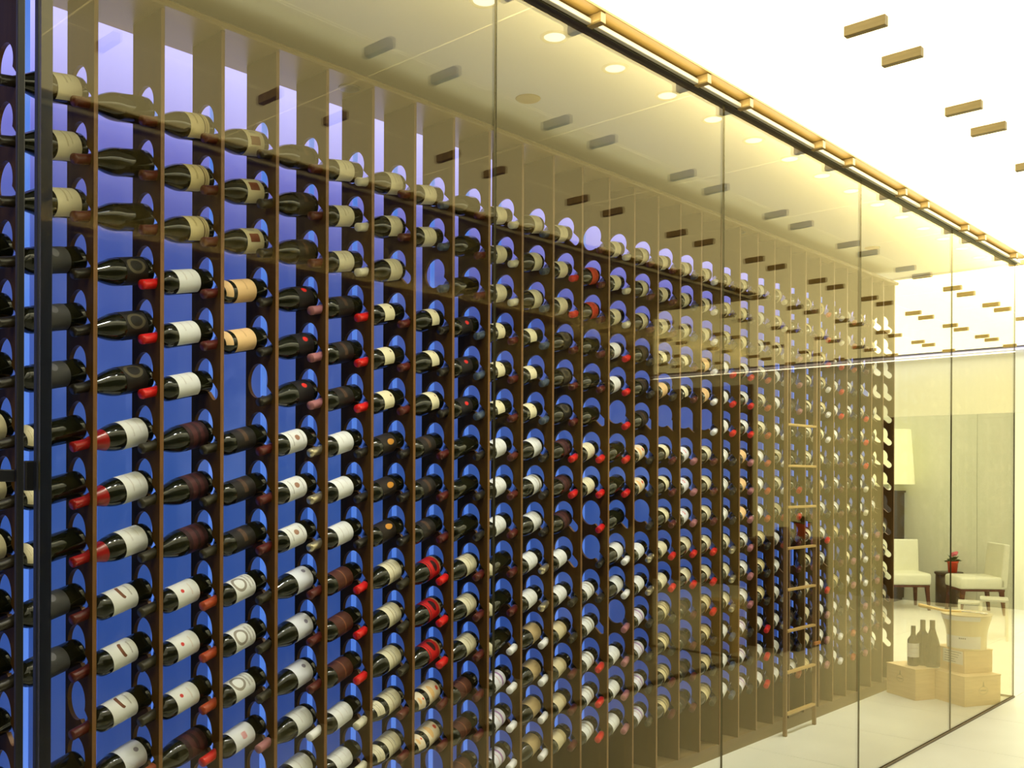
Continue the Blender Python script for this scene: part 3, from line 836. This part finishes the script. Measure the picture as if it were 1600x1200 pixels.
tag(ld, 'wooden-handled steel ladle lying across the ivory ice bucket', 'ladle')
bm = bmesh.new(); tube(bm, [(-.285, -.11, .040), (-.27, -.105, .036), (-.20, -.08, .022), (-.13, -.05, .008), (-.03, -.02, .006)], [.012, .014, .0105, .009, .006], 12); mesh_obj('handle', bm, M_WAXWOOD, ld)
bm = bmesh.new(); tube(bm, [(-.03, -.02, .006), (.05, .005, .005), (.1, .02, .006)], [.005, .004, .004], 8); lathe(bm, [(0, -.012), (.018, -.008), (.026, .004), (.024, .005), (.016, -.005), (0, -.009)], 16, c=(.105, .022)); mesh_obj('spoon', bm, M_CHROME, ld)

# ================================================================ CEILING BLOCKS
bm = bmesh.new(); box(bm, -.07, .07, -.0135, .0135, -.034, 0, .0015); blk = None
bmh = bmesh.new(); box(bmh, 0.013, .07, -.0135, .0135, -.034, 0, .0015); blkh = None
def blocks():
    global blk, blkh
    rows = []
    for i, x_ in enumerate(XR[1:-1], 1):
        rows.append((i - 6, x_))
    for n, x_ in rows:
        ys = []
        for yj in YJ:
            for s in (-.16, .16): ys.append(yj + s)
        cnt = 0
        for y in ys:
            inhall = (-.1 < (x_ - GX) and x_ < 0.1)
            if not ((inhall and 1.0 < y < WALLY - .1) or (y > YEND + .05 and y < WALLY - .1)): continue
            if n == 0 and y < YEND:
                if blkh is None: o = mesh_obj('ceiling_block', bmh, M_BRONZE); blkh = o.data
                else: o = bpy.data.objects.new('ceiling_block', blkh); link(o)
                o.location = (x_, y, CZ - .013)
            else:
                if blk is None: o = mesh_obj('ceiling_block', bm, M_BRONZE); blk = o.data
                else: o = bpy.data.objects.new('ceiling_block', blk); link(o)
                o.location = (x_, y, CZ)
            cnt += 1
            if n == 0 and y < YEND: rn = 'along the glass header'
            elif n == 0: rn = 'lounge row in line with header'
            elif n < 0: rn = 'lounge row %s left of header' % ORD[-n]
            else: rn = 'row %s right of glass header' % ORD[n]
            tag(o, 'bronze ceiling block, %s, %s from near end' % (rn, ORD[cnt]), 'bracket', 'bronze blocks on the ceiling joints')
blocks()

# ================================================================ LOUNGE
def chair(x, y, rz, label):
    t = empty('lounge_chair', (x, y, 0), rz)       # faces local -y
    tag(t, label, 'chair', 'cream leather lounge chairs')
    bm = bmesh.new(); box(bm, -.24, .24, -.25, .25, .285, .42, .03); mesh_obj('seat', bm, M_LEATHER, t, True)
    bm = bmesh.new(); prism(bm, [(.175, .30), (.255, .30), (.285, .78), (.225, .785)], 'x', -.24, .24)
    bmesh.ops.bevel(bm, geom=list(bm.edges), offset=.014, segments=2, profile=.5, affect='EDGES'); mesh_obj('backrest', bm, M_LEATHER, t)
    bxo('seat_frame', -.225, .225, -.235, .235, .262, .286, M_LEG, t, .003)
    for sx in (-1, 1):
        for sy in (-1, 1):
            bm = bmesh.new()
            a = [(sx * .2 + u * .022, sy * .205 + v * .022, .265) for u, v in ((-1, -1), (1, -1), (1, 1), (-1, 1))]
            b = [(sx * .215 + u * .013, sy * .235 + v * .013, 0) for u, v in ((-1, -1), (1, -1), (1, 1), (-1, 1))]
            A = [bm.verts.new(p) for p in a]; B = [bm.verts.new(p) for p in b]
            for i in range(4): bm.faces.new((A[i], A[(i + 1) % 4], B[(i + 1) % 4], B[i]))
            bm.faces.new(A[::-1]); bm.faces.new(B); bmesh.ops.recalc_face_normals(bm, faces=bm.faces)
            mesh_obj('leg', bm, M_LEG, t)
chair(-4.36, 11.58, math.radians(38), 'cream leather chair partly hidden behind the end of the rack')
chair(-3.60, 11.68, math.radians(-52), 'cream leather chair right of the dark side table')

st = empty('side_table', (-4.03, 12.12, 0))
tag(st, 'round dark wood drum side table between the cream chairs', 'table')
bm = bmesh.new(); lathe(bm, [(0, 0), (.145, 0), (.145, .375), (0, .375)], 36); mesh_obj('drum', bm, M_DARKW, st)
bm = bmesh.new(); lathe(bm, [(0, .376), (.158, .376), (.16, .382), (.16, .395), (.157, .40), (0, .40)], 36); mesh_obj('table_top', bm, M_DARKW, st)

def plant(name, loc, s, label, flowers):
    t = empty(name, loc)
    tag(t, label, 'plant')
    bm = bmesh.new(); lathe(bm, [(0, 0), (.042 * s, 0), (.05 * s, .10 * s), (.056 * s, .102 * s), (.056 * s, .118 * s), (.05 * s, .118 * s), (.046 * s, .10 * s), (0, .10 * s)], 24); mesh_obj('pot', bm, M_POT, t)
    rg = random.Random(len(label))
    bm = bmesh.new()
    for i in range(26):
        a = rg.uniform(0, 6.28); el = rg.uniform(.1, 1.3); L = rg.uniform(.05, .085) * s
        d = Vector((math.cos(a) * math.cos(el), math.sin(a) * math.cos(el), math.sin(el)))
        p0 = Vector((0, 0, .11 * s)) + d * .012 * s; p1 = p0 + d * L
        sd = d.cross(Vector((0, 0, 1))).normalized() * L * .35
        m_ = (p0 + p1) / 2 + Vector((0, 0, .008 * s))
        vs = [bm.verts.new(p) for p in (p0, m_ + sd, p1 - Vector((0, 0, .012 * s)), m_ - sd)]
        f1 = bm.faces.new(vs); 
        vs2 = [bm.verts.new(Vector(v.co) - Vector((0, 0, .002))) for v in vs]; bm.faces.new(vs2[::-1])
    mesh_obj('leaves', bm, M_LEAF, t)
    if flowers:
        bm = bmesh.new()
        for i in range(9):
            a = rg.uniform(0, 6.28); r_ = rg.uniform(0, .04) * s
            bmesh.ops.create_icosphere(bm, subdivisions=1, radius=.018 * s, matrix=Matrix.Translation((r_ * math.cos(a), r_ * math.sin(a), (.185 + rg.uniform(-.012, .02)) * s)))
        mesh_obj('blossoms', bm, M_FLOWER, t)
plant('potted_flower', (-3.965, 12.06, .40), 1.15, 'pink flowering plant in a red pot on the drum side table', True)

# dark cabinet and table lamp, right edge showing past the rack
cb = empty('cabinet', (-5.085, 12.10, 0))
tag(cb, 'tall dark wood cabinet under the lamp beyond the rack end', 'cabinet')
bxo('carcass', -.46, .46, -.16, .21, .03, 1.33, M_DARKW, cb, .004)
bxo('cabinet_top', -.475, .475, -.18, .22, 1.33, 1.355, M_DARKW, cb, .003)
bxo('base', -.44, .44, -.14, .20, 0, .03, M_BLACK, cb)
for x_ in (-.455, .005):
    d_ = bxo('door', x_ + .005, x_ + .445, -.178, -.16, .06, 1.31, M_DARKW, cb, .003)
    bm = bmesh.new(); tube(bm, [(x_ + .40, -.195, .66), (x_ + .40, -.195, .80)], .006); tube(bm, [(x_ + .4, -.195, .68), (x_ + .4, -.177, .68)], .004); tube(bm, [(x_ + .4, -.195, .78), (x_ + .4, -.177, .78)], .004)
    mesh_obj('handle', bm, M_CHROME, d_)
lp = empty('table_lamp', (-4.70, 12.04, 1.355))
tag(lp, 'table lamp with tall cream conical shade on the dark cabinet', 'lamp')
bm = bmesh.new(); lathe(bm, [(0, 0), (.09, 0), (.09, .012), (.02, .02), (.014, .04), (.014, .12), (0, .12)], 24); mesh_obj('foot', bm, M_CHROME, lp)
bm = bmesh.new(); lathe(bm, [(.285, .08), (.237, .745), (.234, .745), (.282, .08), (.285, .08)], 40); mesh_obj('lamp_shade', bm, M_SHADE, lp)

# two nested pale frame tables
def frame_table(x, y, rz, w_, d_, h, label):
    t = empty('nest_table', (x, y, 0), rz); tag(t, label, 'table', 'pale frame tables in the lounge')
    b = .022
    bxo('table_top', -w_ / 2, w_ / 2, -d_ / 2, d_ / 2, h - b, h, M_ACRYL, t, .004)
    for sx in (-1, 1):
        for sy in (-1, 1):
            cx_, cy_ = sx * (w_ / 2 - b / 2), sy * (d_ / 2 - b / 2)
            bxo('leg', cx_ - b / 2, cx_ + b / 2, cy_ - b / 2, cy_ + b / 2, 0, h - b, M_ACRYL, t, .003)
frame_table(-3.17, 10.12, .3, .20, .22, .31, 'lower pale frame table, left of the pair before the chair')
frame_table(-2.89, 9.93, .3, .24, .28, .38, 'taller pale frame table, right of the pair before the chair')

# ================================================================ RECEPTION DESK OF THE HALL (seen mirrored in the glass)
ds = empty('reception_desk', (.12, 8.28, 0))
tag(ds, 'dark wood reception desk mirrored in the glass behind the ladder', 'desk')
bxo('carcass', -.235, .26, -.30, .275, 0, .94, M_DARKW, ds, .004)
bxo('desk_top', -.25, .28, -.32, .29, .94, .965, M_DARKW, ds, .004)
bxo('front_panel', -.25, -.236, -.24, .08, .06, .42, M_DOOR, ds, .004)
bxo('menu_board', -.16, .22, -.24, .08, .966, .986, M_BOOK, None, .003)
tag(bpy.data.objects['menu_board'], 'grey menu book lying open on the reception desk', 'book')
bpy.data.objects['menu_board'].location = (.12, 8.28, 0)
plant('potted_plant', (-.02, 8.24, .966), 1.15, 'leafy green plant in a red pot on the reception desk', False)
bg = bxo('handbag', -.05, .05, -.10, .10, 0, .20, M_PURPLE, None, .03, loc=(-.02, 7.86, 0)); bg.scale = (1, 1, 5.4)
bg.name = 'umbrella_stand'
tag(bg, 'slim dark violet stand beside the reception desk', 'stand')
for nm, (x_, y_, z_, L, D, H, lb) in {'a': (.26, 7.50, 0, .3, .22, .44, 'tall pale wood box on the floor before the reception desk')}.items():
    c = crate('wooden_box', (x_, y_), 0, L, D, z_, H, lb)
